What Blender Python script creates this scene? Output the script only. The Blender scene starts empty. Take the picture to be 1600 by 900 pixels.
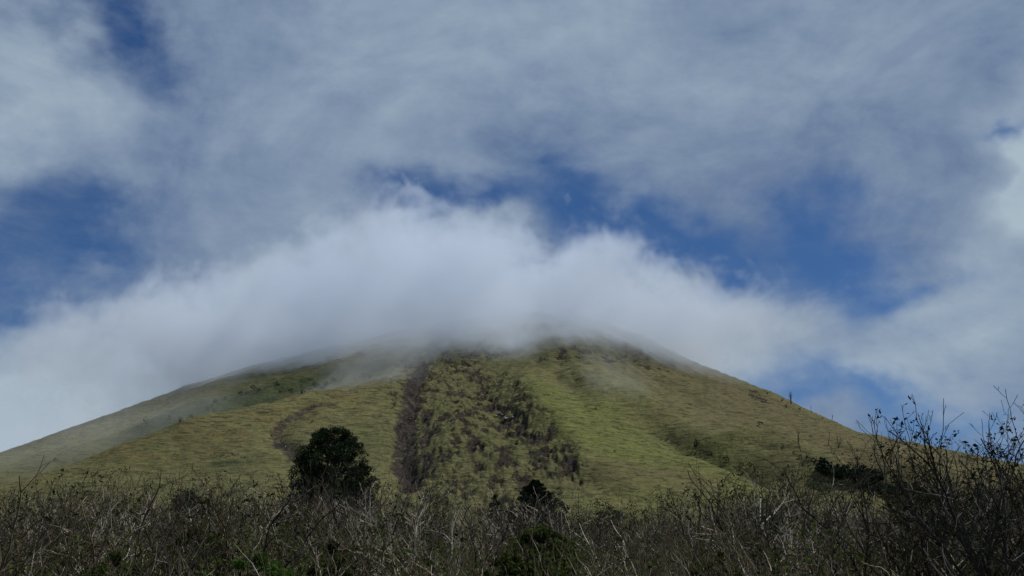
import bpy, math, random
import numpy as np
from mathutils import Vector, Matrix
from math import radians, sin, cos, tan, atan2, sqrt, pi

random.seed(7)
RNG = np.random.default_rng(11)
sc = bpy.context.scene
col = sc.collection

# ------------------------------------------------------------------ camera
PITCH = radians(14.5)
HFOV = radians(45.0)
F = 800.0 / tan(HFOV / 2)              # focal length in photo pixels (1600 wide)
cam_d = bpy.data.cameras.new("camera")
cam = bpy.data.objects.new("camera", cam_d)
col.objects.link(cam)
cam.location = (0, 0, 0)
cam.rotation_euler = (pi / 2 + PITCH, 0, 0)
cam_d.sensor_width = 36.0
cam_d.lens = 18.0 / tan(HFOV / 2)
cam_d.clip_start = 0.5
cam_d.clip_end = 30000.0
sc.camera = cam


def ray(px, py):
    u = (px - 800.0) / F
    v = (450.0 - py) / F
    return np.array([u, cos(PITCH) - v * sin(PITCH), sin(PITCH) + v * cos(PITCH)])


def at(px, py, Y):
    d = ray(px, py)
    return d * (Y / d[1])


def azel(px, py):
    d = ray(px, py)
    return atan2(d[0], d[1]), atan2(d[2], sqrt(d[0] ** 2 + d[1] ** 2))


# ------------------------------------------------------------------ light
SUN_EL = radians(56)
SUN_AZ = radians(72)                   # clockwise from +Y, towards the right of the view
sund = bpy.data.lights.new("sun", "SUN")
sund.energy = 3.9
sund.angle = radians(0.6)
sund.color = (1.0, 0.965, 0.91)
sun = bpy.data.objects.new("sun", sund)
col.objects.link(sun)
sdir = Vector((sin(SUN_AZ) * cos(SUN_EL), cos(SUN_AZ) * cos(SUN_EL), sin(SUN_EL)))
sun.rotation_euler = sdir.to_track_quat('Z', 'Y').to_euler()
sun.location = (200, 100, 600)

sc.view_settings.view_transform = 'Standard'
sc.view_settings.look = 'None'
sc.view_settings.gamma = 1.0
sc.view_settings.use_curve_mapping = False
sc.view_settings.exposure = 0.1

sc.render.engine = 'CYCLES'
cy = sc.cycles
cy.use_denoising = True
cy.denoiser = 'OPENIMAGEDENOISE'
cy.max_bounces = 10
cy.diffuse_bounces = 2
cy.glossy_bounces = 1
cy.transmission_bounces = 2
cy.transparent_max_bounces = 16
cy.volume_bounces = 10
cy.volume_step_rate = 0.35
cy.volume_max_steps = 512
cy.use_adaptive_sampling = True
cy.adaptive_threshold = 0.02


# ------------------------------------------------------------------ node helpers
class NT:
    def __init__(self, tree):
        self.t = tree
        self.t.nodes.clear()

    def n(self, kind, **kw):
        nd = self.t.nodes.new(kind)
        for k, v in kw.items():
            setattr(nd, k, v)
        return nd

    def put(self, sock, v):
        if isinstance(v, bpy.types.NodeSocket):
            self.t.links.new(v, sock)
        elif v is not None:
            sock.default_value = v

    def m(self, op, a, b=None, c=None, clamp=False):
        nd = self.n('ShaderNodeMath', operation=op, use_clamp=clamp)
        self.put(nd.inputs[0], a)
        if b is not None: self.put(nd.inputs[1], b)
        if c is not None: self.put(nd.inputs[2], c)
        return nd.outputs[0]

    def ss(self, x, a, b, lo=0.0, hi=1.0):
        nd = self.n('ShaderNodeMapRange', interpolation_type='SMOOTHSTEP')
        self.put(nd.inputs[0], x); self.put(nd.inputs[1], a); self.put(nd.inputs[2], b)
        self.put(nd.inputs[3], lo); self.put(nd.inputs[4], hi)
        return nd.outputs[0]

    def noise(self, vec, scale, detail=4, rough=0.5, dist=0.0, out=0):
        nd = self.n('ShaderNodeTexNoise')
        self.put(nd.inputs['Vector'], vec)
        nd.inputs['Scale'].default_value = scale
        nd.inputs['Detail'].default_value = detail
        nd.inputs['Roughness'].default_value = rough
        nd.inputs['Distortion'].default_value = dist
        return nd.outputs[out]

    def mapping(self, vec, loc=(0, 0, 0), rot=(0, 0, 0), scale=(1, 1, 1), kind='POINT'):
        nd = self.n('ShaderNodeMapping', vector_type=kind)
        self.put(nd.inputs['Vector'], vec)
        nd.inputs['Location'].default_value = loc
        nd.inputs['Rotation'].default_value = rot
        nd.inputs['Scale'].default_value = scale
        return nd.outputs[0]

    def mix(self, f, a, b, blend='MIX'):
        nd = self.n('ShaderNodeMix', data_type='RGBA', blend_type=blend)
        self.put(nd.inputs[0], f)
        self.put(nd.inputs[6], a if isinstance(a, bpy.types.NodeSocket) else (*a, 1))
        self.put(nd.inputs[7], b if isinstance(b, bpy.types.NodeSocket) else (*b, 1))
        return nd.outputs[2]

    def curve(self, x, pts, x0, x1, y0, y1):
        """piecewise curve y(x); returns the value in real units"""
        mr = self.n('ShaderNodeMapRange', clamp=True)
        self.put(mr.inputs[0], x); mr.inputs[1].default_value = x0; mr.inputs[2].default_value = x1
        fc = self.n('ShaderNodeFloatCurve')
        self.put(fc.inputs['Value'], mr.outputs[0])
        c = fc.mapping.curves[0]
        P = [((px - x0) / (x1 - x0), (py - y0) / (y1 - y0)) for px, py in pts]
        c.points[0].location = P[0]
        c.points[1].location = P[-1]
        for p in P[1:-1]:
            c.points.new(*p)
        fc.mapping.update()
        return self.m('MULTIPLY_ADD', fc.outputs[0], (y1 - y0), y0)


def srgb(r, g, b):
    f = lambda c: ((c / 255 + 0.055) / 1.055) ** 2.4 if c > 10 else c / 255 / 12.92
    return (f(r), f(g), f(b))


# ------------------------------------------------------------------ world: blue sky and the high, far cloud sheets
world = bpy.data.worlds.new("World")
sc.world = world
world.use_nodes = True
W = NT(world.node_tree)
geo = W.n('ShaderNodeTexCoord').outputs['Generated']
sky = W.n('ShaderNodeTexSky', sky_type='NISHITA')
sky.sun_disc = False
sky.sun_elevation = SUN_EL
sky.sun_rotation = SUN_AZ
sky.altitude = 1800
sky.air_density = 1.0
sky.dust_density = 0.15
sky.ozone_density = 3.0
skyc = W.mix(1.0, sky.outputs[0], (0.26, 0.40, 0.56), 'MULTIPLY')
sep = W.n('ShaderNodeSeparateXYZ'); W.put(sep.inputs[0], geo)
az = W.m('ARCTAN2', sep.outputs[0], sep.outputs[1])
el = W.m('ARCSINE', sep.outputs[2])
comb = W.n('ShaderNodeCombineXYZ')
W.put(comb.inputs[0], az); W.put(comb.inputs[1], el)
# warp of the layout so that no blob keeps a clean outline
nw = W.noise(W.mapping(geo, scale=(1, 1, 1.5)), 7.0, 4, 0.55, 0.0, out=1)
vm = W.n('ShaderNodeVectorMath', operation='SUBTRACT'); W.put(vm.inputs[0], nw); vm.inputs[1].default_value = (0.5, 0.5, 0.5)
vm2 = W.n('ShaderNodeVectorMath', operation='MULTIPLY_ADD')
W.put(vm2.inputs[0], vm.outputs[0]); vm2.inputs[1].default_value = (0.17, 0.12, 0.0); W.put(vm2.inputs[2], comb.outputs[0])
pos = vm2.outputs[0]


def blob(px, py, rx, ry, rot=0):
    a, e = azel(px, py)
    v = W.mapping(pos, loc=(a, e, 0), rot=(0, 0, radians(rot)), scale=(rx / F * 1.25, ry / F * 1.25, 1), kind='TEXTURE')
    g = W.n('ShaderNodeTexGradient', gradient_type='QUADRATIC_SPHERE')
    W.put(g.inputs[0], v)
    return g.outputs[1]


def blobs(start, items):
    acc = start
    for (px, py, rx, ry, rot, w) in items:
        acc = W.m('MULTIPLY_ADD', blob(px, py, rx, ry, rot), w, acc)
    return acc


# coverage of cloud: 1 = overcast, holes subtract
HOLES = [
    (60, 410, 230, 140, 25, -2.3), (180, 330, 130, 60, 10, -0.9), (20, 480, 110, 60, 20, -0.9),
    (215, 40, 180, 150, 0, -1.8), (270, 150, 120, 70, -30, -0.7), (40, -10, 120, 40, 0, -0.5),
    (1010, 345, 225, 85, -18, -2.1), (1130, 400, 150, 90, -30, -1.2), (1290, 395, 190, 135, -50, -1.8),
    (1290, 290, 170, 90, 0, -0.55), (1390, 450, 90, 60, 0, -0.9), (740, 320, 220, 50, 0, -1.5),
    (600, 300, 170, 70, 20, -0.7), (1575, 195, 90, 32, 0, -1.1), (1380, 640, 280, 75, -20, -1.05), (1280, 575, 160, 50, -20, -0.5),
    (1540, 640, 200, 60, 0, -0.9), (1250, 620, 160, 50, -20, -0.5), (1290, 165, 50, 35, 0, -0.35), (200, 500, 110, 50, 20, -0.5), (1450, 720, 300, 60, 0, -0.9),
    (560, 400, 260, 80, 30, -0.25), (900, 200, 160, 60, 0, -0.2), (700, 190, 200, 60, 0, -0.2),
]
cov = blobs(1.0, HOLES)
fine = W.noise(W.mapping(geo, scale=(1, 1, 1.5)), 8.0, 10, 0.63, 0.35)
fine2 = W.noise(W.mapping(geo, scale=(1, 1, 1.3), loc=(3, 1, 2)), 26.0, 6, 0.6, 0.3)
cov = W.m('MULTIPLY_ADD', W.m('SUBTRACT', fine, 0.5), 1.7, cov)
cov = W.m('MULTIPLY_ADD', W.m('SUBTRACT', fine2, 0.5), 0.85, cov)
alpha = W.ss(cov, -0.35, 1.0)
# thin torn veil drawn across the gaps
vn = W.noise(W.mapping(geo, loc=(1, 4, 2), rot=(0, radians(25), 0), scale=(0.8, 1, 1.7)), 9.0, 10, 0.66, 0.25)
veil = W.m('MULTIPLY', W.ss(vn, 0.42, 0.75), 0.42)
alpha = W.m('ADD', alpha, W.m('MULTIPLY', W.m('SUBTRACT', 1.0, alpha), veil))
BRIGHT = [
    (70, 190, 240, 170, 0, 0.42), (900, 40, 520, 150, 0, 0.36), (500, 40, 160, 150, 0, 0.15), (1620, 270, 90, 130, 0, 1.5),
    (1590, 230, 60, 40, -30, 0.6), (420, 430, 250, 90, 20, 0.25), (1480, 480, 200, 120, 0, 0.28), (1100, 130, 350, 100, 0, 0.18),
    (40, 640, 260, 130, 0, 0.75), (180, 560, 220, 90, 20, 0.5), (1540, 560, 160, 60, 0, 0.45), (1330, 590, 260, 60, -15, 0.5),
    (850, 250, 400, 90, 0, -0.22), (650, 210, 120, 120, 0, -0.15), (1480, 330, 160, 150, 0, 0.08), (1580, 120, 120, 80, 0, -0.15),
]
bri = blobs(0.33, BRIGHT)
bn = W.noise(W.mapping(geo, loc=(5, 2, 1), scale=(1, 1, 1.4)), 6.0, 9, 0.58, 0.6)
bri = W.m('MULTIPLY_ADD', W.m('SUBTRACT', bn, 0.5), 1.35, bri)
bs = W.noise(W.mapping(geo, loc=(2, 7, 3), rot=(0, radians(-20), 0), scale=(0.8, 1, 1.7)), 13.0, 10, 0.64, 0.2)
bri = W.m('MULTIPLY_ADD', W.m('SUBTRACT', bs, 0.5), 0.75, bri)
bri = W.m('ADD', bri, 0.0, clamp=True)
cloudc = W.mix(bri, srgb(93, 114, 147), srgb(162, 178, 191))
skyscale = W.n('ShaderNodeVectorMath', operation='SCALE')
W.put(skyscale.inputs[0], skyc)
SKY_STRENGTH = 0.10
skyscale.inputs[3].default_value = 1.0
cs = W.n('ShaderNodeVectorMath', operation='SCALE'); W.put(cs.inputs[0], cloudc); cs.inputs[3].default_value = 1.0 / SKY_STRENGTH
final = W.mix(alpha, skyscale.outputs[0], cs.outputs[0])
bg = W.n('ShaderNodeBackground'); W.put(bg.inputs[0], final); bg.inputs[1].default_value = SKY_STRENGTH
wo = W.n('ShaderNodeOutputWorld'); W.put(wo.inputs[0], bg.outputs[0])
world.cycles.sampling_method = 'MANUAL'
world.cycles.sample_map_resolution = 512


# ------------------------------------------------------------------ numpy noise
_perm = np.random.default_rng(3).permutation(256).astype(np.int32)
_perm = np.concatenate([_perm, _perm])
_g = np.random.default_rng(4).uniform(0, 2 * pi, 256)
_gx, _gy = np.cos(_g), np.sin(_g)


def perlin(x, y):
    xi = np.floor(x).astype(np.int64); yi = np.floor(y).astype(np.int64)
    xf = x - xi; yf = y - yi
    xi &= 255; yi &= 255
    u = xf * xf * xf * (xf * (xf * 6 - 15) + 10); v = yf * yf * yf * (yf * (yf * 6 - 15) + 10)

    def gr(ix, iy, dx, dy):
        h = _perm[_perm[ix & 255] + (iy & 255)]
        return _gx[h] * dx + _gy[h] * dy
    a = gr(xi, yi, xf, yf); b = gr(xi + 1, yi, xf - 1, yf)
    c = gr(xi, yi + 1, xf, yf - 1); d = gr(xi + 1, yi + 1, xf - 1, yf - 1)
    return (a + u * (b - a)) + v * ((c + u * (d - c)) - (a + u * (b - a)))


def fbm(x, y, octv=4, gain=0.5, lac=2.03, off=0.0):
    s = 0; a = 1.0
    for i in range(octv):
        s = s + a * perlin(x + off + i * 17.3, y + off * 0.7 + i * 9.1)
        x = x * lac; y = y * lac; a *= gain
    return s


def sstep(x, a, b):
    t = np.clip((x - a) / (b - a), 0, 1)
    return t * t * (3 - 2 * t)


# ------------------------------------------------------------------ terrain height
AX, AY, AZ = 20.0, 1300.0, 338.0
SLOPE = 0.405


def base_h(x, y):
    R = np.sqrt((x - AX) ** 2 + (y - AY) ** 2 + 45 ** 2)
    R = R + 18 * fbm(x / 260.0, y / 260.0, 3, off=5.0)
    cone = AZ + 18 - SLOPE * R
    yy = np.clip(y, 0, 420)
    g = -1.7 + 0.06 * (yy - 0) * (1 - 0.25 * np.clip(y / 420, 0, 1)) + 0.5 * fbm(x / 22.0, y / 22.0, 3)
    far = np.clip((np.abs(x) - 900) / 1500, 0, 1) * -20
    g = g + far
    k = 10.0
    return np.maximum(g, cone) + k * np.exp(-np.abs(g - cone) / k) * 0.5


def hit(px, py, hf, lo=420.0, hi=1500.0):
    d = ray(px, py); d = d / d[1]
    Y = np.arange(lo, hi, 1.5)
    z = hf(d[0] * Y, Y)
    b = np.nonzero(z >= d[2] * Y)[0]
    if len(b) == 0:
        i = np.argmax(z / Y - d[2])
    else:
        i = b[0]
    return np.array([d[0] * Y[i], Y[i], z[i]])


def line_pts(pxs, hf):
    return [hit(p[0], p[1], hf)[:2] for p in pxs]


def dist_poly(x, y, pts, vals=None):
    """distance to a plan polyline and a value interpolated along it"""
    best = np.full(x.shape, 1e9); bv = np.zeros(x.shape)
    for i in range(len(pts) - 1):
        ax, ay = pts[i]; bx, by = pts[i + 1]
        dx, dy = bx - ax, by - ay
        L2 = dx * dx + dy * dy + 1e-9
        t = np.clip(((x - ax) * dx + (y - ay) * dy) / L2, 0, 1)
        d = np.hypot(x - (ax + t * dx), y - (ay + t * dy))
        m = d < best
        best = np.where(m, d, best)
        if vals is not None:
            bv = np.where(m, vals[i] + t * (vals[i + 1] - vals[i]), bv)
    return best, bv


# (photo pixels of the crest or gully bed, height of the relief, half width) in metres
RELIEF_PX = [
    # left spur crest and the gully behind it
    ([(655, 556), (560, 592), (450, 625), (300, 668), (150, 712), (0, 757), (-150, 800)], [2, 8, 14, 17, 17, 16, 14], 40),
    ([(600, 556), (545, 575), (440, 600), (330, 635), (200, 680), (60, 724), (-100, 770)], [-3, -16, -30, -34, -34, -32, -26], 40),
    # second little ridge on the far left slope
    ([(330, 600), (280, 628), (230, 652), (150, 676)], [2, 8, 8, 3], 22),
    # creases right of the rubble
    ([(862, 540), (885, 578), (925, 605), (985, 630), (1025, 657), (1056, 688), (1090, 705), (1160, 728), (1250, 765)], [-2, -6, -6, -3, -7, -9, -9, -9, -8], 20),
    ([(915, 560), (960, 600), (1030, 640), (1080, 670), (1140, 700), (1230, 735)], [2, 6, 6, 7, 8, 8], 26),
    ([(1135, 676), (1187, 690), (1231, 706), (1297, 730), (1380, 775)], [4, 14, 22, 25, 20], 26),
    ([(1150, 668), (1210, 684), (1262, 700), (1330, 725), (1430, 770)], [-5, -20, -36, -42, -38], 30),
    ([(835, 560), (850, 620), (880, 680), (930, 740), (960, 765)], [3, 5, 6, 6, 5], 22),
    ([(870, 690), (905, 745), (945, 778)], [-2, -3, -3], 7),
    # rubble lobes
    ([(1015, 648), (1030, 662), (1058, 690), (1092, 707), (1130, 720), (1180, 742)], [-1, -5, -5, -5, -5, -4], 8),
    ([(1000, 655), (1040, 690), (1080, 712), (1150, 745)], [1, 4, 4, 3], 10),
    ([(866, 552), (890, 580), (925, 604)], [-3, -4, -2], 7),
    ([(1180, 695), (1225, 708), (1262, 722), (1300, 738), (1350, 765)], [3, 6, 8, 9, 8], 12),
    ([(1190, 688), (1235, 700), (1275, 714), (1320, 732)], [-3, -7, -9, -9], 12),
    ([(735, 565), (752, 600), (775, 645), (820, 690), (870, 760)], [-2, -5, -4, -4, -4], 14),
    ([(655, 580), (640, 640), (634, 700), (640, 760)], [-2, -5, -6, -6], 9),
    ([(480, 640), (440, 664), (432, 684), (462, 712)], [-2, -3, -3, -2], 7),
]
_rel = [(line_pts(p, base_h), a, w) for p, a, w in RELIEF_PX]


def relief_h(x, y):
    z = base_h(x, y)
    wob = 9 * fbm(x / 55.0, y / 55.0, 2, off=2.0)
    for pts, amp, w in _rel:
        d, a = dist_poly(x + wob, y + wob, pts, amp)
        z = z + a * np.exp(-(d / w) ** 2)
    # radial erosion ribs of the cone
    ang = np.arctan2(x - AX, AY - y)
    R = np.hypot(x - AX, y - AY)
    on = sstep(R, 40, 160) * sstep(R, 900, 560)

    z = z + sstep(R, 30, 120) * sstep(R, 900, 500) * (1.0 * fbm(x / 14.0, y / 14.0, 3, off=41.) + 3.0 * fbm(ang * 24.0, R / 260.0, 3, off=51.) + 2.5 * fbm(x / 70.0, y / 90.0, 2, off=43.))
    z = z + on * 4.5 * fbm(ang * 7.0, R / 500.0, 3, off=9.0)
    return z


SKY_PX = [(-260, 800), (-100, 744), (0, 708), (100, 672), (200, 637), (300, 600), (400, 570), (500, 545), (620, 518), (720, 500), (820, 486),
          (900, 492), (1000, 522), (1050, 548), (1090, 568), (1140, 587), (1200, 610), (1255, 637), (1310, 661), (1377, 691),
          (1474, 725), (1586, 757), (1700, 795), (1850, 840)]
_taz = np.array([azel(*p)[0] for p in SKY_PX])
_tel = np.array([tan(azel(*p)[1]) for p in SKY_PX])
_azs = np.linspace(_taz[0], _taz[-1], 260)
_rr = np.arange(500, 1700, 6.0)
A_, R_ = np.meshgrid(_azs, _rr, indexing='ij')
_z = relief_h(np.sin(A_) * R_, np.cos(A_) * R_)
_cur = (_z / R_).max(axis=1)
_fac = np.interp(_azs, _taz, _tel) / _cur
_fac = np.clip(_fac, 0.7, 1.4)


def terrain(x, y):
    z = relief_h(x, y)
    a = np.arctan2(x, y); r = np.hypot(x, y)
    f = np.interp(a, _azs, _fac, left=1.0, right=1.0)
    w = sstep(r, 560, 1000)
    return z * (1 + (f - 1) * w)


def mtn0(px, py):
    return hit(px, py, terrain)


def mtn(px, py):
    return hit(px, py, surface)


# material zones, all in plan coordinates of the terrain
def zl(pxs, n=0):
    return [mtn0(*p)[:2] for p in pxs]


MAIN_SCREE = zl([(662, 572), (648, 600), (640, 640), (634, 680), (632, 720), (640, 770)])
SCREE_2 = zl([(668, 640), (664, 690), (668, 750)])
CHAIN = zl([(730, 560), (742, 585), (757, 602), (763, 635), (790, 650), (805, 668), (835, 690), (870, 712)])
CHAIN_2 = zl([(712, 640), (728, 670), (745, 700), (755, 730)])
CHAIN_3 = zl([(866, 706), (880, 722), (905, 748)])
CREASE_1 = zl([(866, 555), (890, 582), (920, 603)])
CREASE_2 = zl([(1020, 655), (1035, 672), (1056, 690), (1090, 706), (1130, 720), (1170, 738)])
CREASE_3 = zl([(1180, 690), (1225, 704), (1262, 718), (1290, 730)])
TOP_ROCK = zl([(650, 560), (690, 552), (740, 556), (760, 548)])
TRAIL = zl([(512, 634), (484, 638), (462, 650), (440, 664), (430, 680), (446, 698), (462, 716)])
TRAIL_UP = zl([(484, 638), (500, 628), (540, 612), (600, 588), (650, 566)])
RUBBLE = zl([(690, 570), (700, 620), (715, 680), (735, 740), (745, 775)])
RUBBLE_R = zl([(745, 590), (780, 650), (810, 700), (850, 760)])
RR2 = zl([(1165, 604), (1182, 620), (1196, 627)])
RIGHT_ROCK = zl([(880, 556), (930, 552), (1000, 560), (1040, 575)])
GREENS = zl([(860, 610), (900, 660), (980, 700), (1080, 740)])
ORANGE = zl([(520, 612), (400, 650), (250, 695), (130, 725)])
BROWN_R = zl([(1100, 590), (1200, 640), (1330, 690), (1480, 740)])
GULLY_G = zl([(545, 580), (470, 598), (400, 612), (330, 640), (270, 652), (235, 668)])
DARKP = zl([(345, 712), (365, 716)])
BROWN_S = zl([(985, 735), (1040, 748)])


def zones(x, y):
    wob = 6 * fbm(x / 16.0, y / 24.0, 4, off=3.0)
    wx, wy = x + wob * 0.6, y + 2 * wob
    n1 = fbm(x / 8.5, y / 17.0, 5, gain=0.62, off=1.0)
    n2 = fbm(x / 11.0, y / 22.0, 4, off=8.0)

    def band(pts, w, soft=0.5):
        d, _ = dist_poly(wx, wy, pts)
        return sstep(d, w * (1 + soft), w * (1 - soft))
    ds, _ = dist_poly(x + wob * 0.3, y + wob * 0.5, MAIN_SCREE)
    scree = 0.9 * sstep(ds, 9.5, 2.6) * sstep(n2, -0.95, -0.35)
    ds, _ = dist_poly(x + wob * 0.3, y + wob * 0.5, SCREE_2)
    scree = np.maximum(scree, 0.8 * sstep(ds, 4.0, 1.8) * sstep(n2, -0.6, 0.0))
    dtr, _ = dist_poly(x + wob * 0.35, y + wob * 0.5, TRAIL)
    scree = np.maximum(scree, 0.7 * sstep(dtr, 6.0, 1.0))
    scree = np.maximum(scree, 0.55 * band(TRAIL_UP, 2.5) * sstep(n2, -0.2, 0.2))
    rock = band(CHAIN, 7.0) * sstep(n1, -0.25, 0.15)
    rock = np.maximum(rock, band(CHAIN_2, 6.0) * sstep(n1, -0.15, 0.2))
    for cr, cw in ((CREASE_1, 2.6), (CREASE_2, 3.2), (CREASE_3, 3.0)):  # scrub and painted-in crease shade as dark lines, carried in the rock mask
        dc, _ = dist_poly(x + wob * 0.3, y + wob * 0.3, cr)
        rock = np.maximum(rock, 0.38 * sstep(dc, cw * 1.5, cw * 0.2) * sstep(n1, -0.35, 0.15))
    rock = np.maximum(rock, band(CHAIN_3, 3.2) * sstep(n1, -0.5, 0.0))
    rock = np.maximum(rock, band(TOP_ROCK, 16.0) * sstep(n1, -0.15, 0.25))
    rock = np.maximum(rock, 0.8 * band(RIGHT_ROCK, 22.0) * sstep(n1, -0.05, 0.35))
    rock = np.maximum(rock, 0.85 * band(RR2, 7.0) * sstep(n1, -0.3, 0.2))
    rub = np.maximum(band(RUBBLE, 34.0), band(RUBBLE_R, 22.0))
    rock = np.maximum(rock, 0.72 * rub * sstep(n1 + 0.5 * n2, -0.25, 0.5))
    # isolated dark patches on the grass
    n3 = fbm(x / 9.0, y / 22.0, 4, off=21.0)
    rock = np.maximum(rock, 0.75 * sstep(n3, 0.62, 0.8))
    return scree, rock, rub


def detail(X, Y, Z, s, k, rb):
    # terracettes and tussocks on the grass, lumps in the rubble
    ter = fbm(X / 9.0, Z / 1.6, 3, off=4.0)
    tus = np.abs(fbm(X / 7.0, Y / 12.0, 3, off=6.0))
    return (0.42 * ter * (1 - s) + rb * (3.6 * tus + 1.4 * fbm(X / 4.0, Y / 6.0, 2, off=15.)) - 1.7 * k - 1.2 * s
            + 0.4 * s * fbm(X / 2.5, Y / 3.5, 2, off=2.) + 1.1 * fbm(X / 26, Y / 40, 3, off=12.) + 0.6 * k * perlin(X / 1.9, Y / 3.0))


def surface(x, y):
    z = terrain(x, y)
    s, k, rb = zones(x, y)
    onm = sstep(np.hypot(x, y), 430, 520) * sstep(z, 10, 40)
    return z + onm * detail(x, y, z, s * onm, k * onm, rb * onm)


# ------------------------------------------------------------------ terrain mesh
def build_terrain():
    a_f = np.linspace(radians(-27.5), radians(27.5), 1150)
    a_l = radians(-180) + (radians(180 - 27.5)) * np.linspace(0, 1, 60)[:-1] ** 0.8
    a_r = -a_l[::-1]
    az_ = np.concatenate([a_l, a_f, a_r[:]])
    r_ = np.concatenate([np.array([0.8, 2, 4]), np.linspace(6, 110, 60), np.geomspace(113, 440, 50)])
    r_m = np.concatenate([np.linspace(440, 560, 30)[:-1], np.linspace(560, 1270, 480)[:-1], np.linspace(1270, 1500, 36), np.geomspace(1540, 9000, 26)])

    def grid(name, rad, mats, closed):
        A, R = np.meshgrid(az_, rad, indexing='ij')
        X = np.sin(A) * R; Y = np.cos(A) * R
        Z = terrain(X, Y)
        s, k, rb = zones(X, Y)
        onm = sstep(R, 430, 520) * sstep(Z, 10, 40)
        s *= onm; k *= onm; rb *= onm
        near = sstep(np.abs(A), radians(40), radians(28)) * sstep(R, 1900, 1400)
        Z = Z + near * onm * detail(X, Y, Z, s, k, rb)
        n, mR = A.shape
        verts = np.stack([X, Y, Z], -1).reshape(-1, 3)
        idx = np.arange(n * mR).reshape(n, mR)
        q = np.stack([idx[:-1, :-1], idx[:-1, 1:], idx[1:, 1:], idx[1:, :-1]], -1).reshape(-1, 4)
        me = bpy.data.meshes.new(name)
        me.vertices.add(len(verts)); me.vertices.foreach_set('co', verts.ravel().astype(np.float32))
        me.loops.add(q.size); me.loops.foreach_set('vertex_index', q.ravel().astype(np.int32))
        me.polygons.add(len(q)); me.polygons.foreach_set('loop_start', np.arange(0, q.size, 4, dtype=np.int32))
        me.polygons.foreach_set('use_smooth', np.ones(len(q), bool))
        me.update(calc_edges=True)
        xf, yf = X.ravel(), Y.ravel()

        def attr(nm, arr):
            at_ = me.attributes.new(nm, 'FLOAT', 'POINT')
            at_.data.foreach_set('value', arr.ravel().astype(np.float32))
        attr('scree', s); attr('rock', k); attr('rubble', rb)
        Xw = X + 25 * fbm(X / 60, Y / 60, 3, off=31.); Yw = Y + 40 * fbm(X / 60, Y / 60, 3, off=37.)
        g = lambda pts, w: np.exp(-(dist_poly(Xw, Yw, pts)[0] / w) ** 2) * onm
        attr('green', g(GREENS, 62)); attr('orange', g(ORANGE, 30)); attr('brown', np.maximum(g(BROWN_R, 110), 0.9 * g(BROWN_S, 26)))
        attr('bush', np.maximum(g(GULLY_G, 22), g(DARKP, 7)))
        me.materials.append(mats)
        o = bpy.data.objects.new(name, me); col.objects.link(o); o['kind'] = 'structure'
        return o
    grid('ground', r_, ground_mat(), True)
    grid('mountain', r_m, mountain_mat(), True)


def attr_node(M, nm):
    a = M.n('ShaderNodeAttribute', attribute_name=nm)
    return a.outputs['Fac']


def newmat(name):
    m = bpy.data.materials.new(name)
    m.use_nodes = True
    return m, NT(m.node_tree)


def finish(M, colr, rough=0.9, bump=None, bstr=0.3, bdist=0.2, spec=0.2, trans=None):
    p = M.n('ShaderNodeBsdfPrincipled')
    M.put(p.inputs['Base Color'], colr if isinstance(colr, bpy.types.NodeSocket) else (*colr, 1))
    M.put(p.inputs['Roughness'], rough)
    p.inputs['Specular IOR Level'].default_value = spec
    if bump is not None:
        b = M.n('ShaderNodeBump'); b.inputs['Strength'].default_value = bstr; b.inputs['Distance'].default_value = bdist
        M.put(b.inputs['Height'], bump); M.t.links.new(b.outputs[0], p.inputs['Normal'])
    out = M.n('ShaderNodeOutputMaterial')
    sh = p.outputs[0]
    if trans:
        tr = M.n('ShaderNodeBsdfTranslucent')
        M.put(tr.inputs[0], colr if isinstance(colr, bpy.types.NodeSocket) else (*colr, 1))
        mx = M.n('ShaderNodeMixShader'); mx.inputs[0].default_value = trans
        M.t.links.new(sh, mx.inputs[1]); M.t.links.new(tr.outputs[0], mx.inputs[2]); sh = mx.outputs[0]
    M.t.links.new(sh, out.inputs['Surface'])


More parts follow.
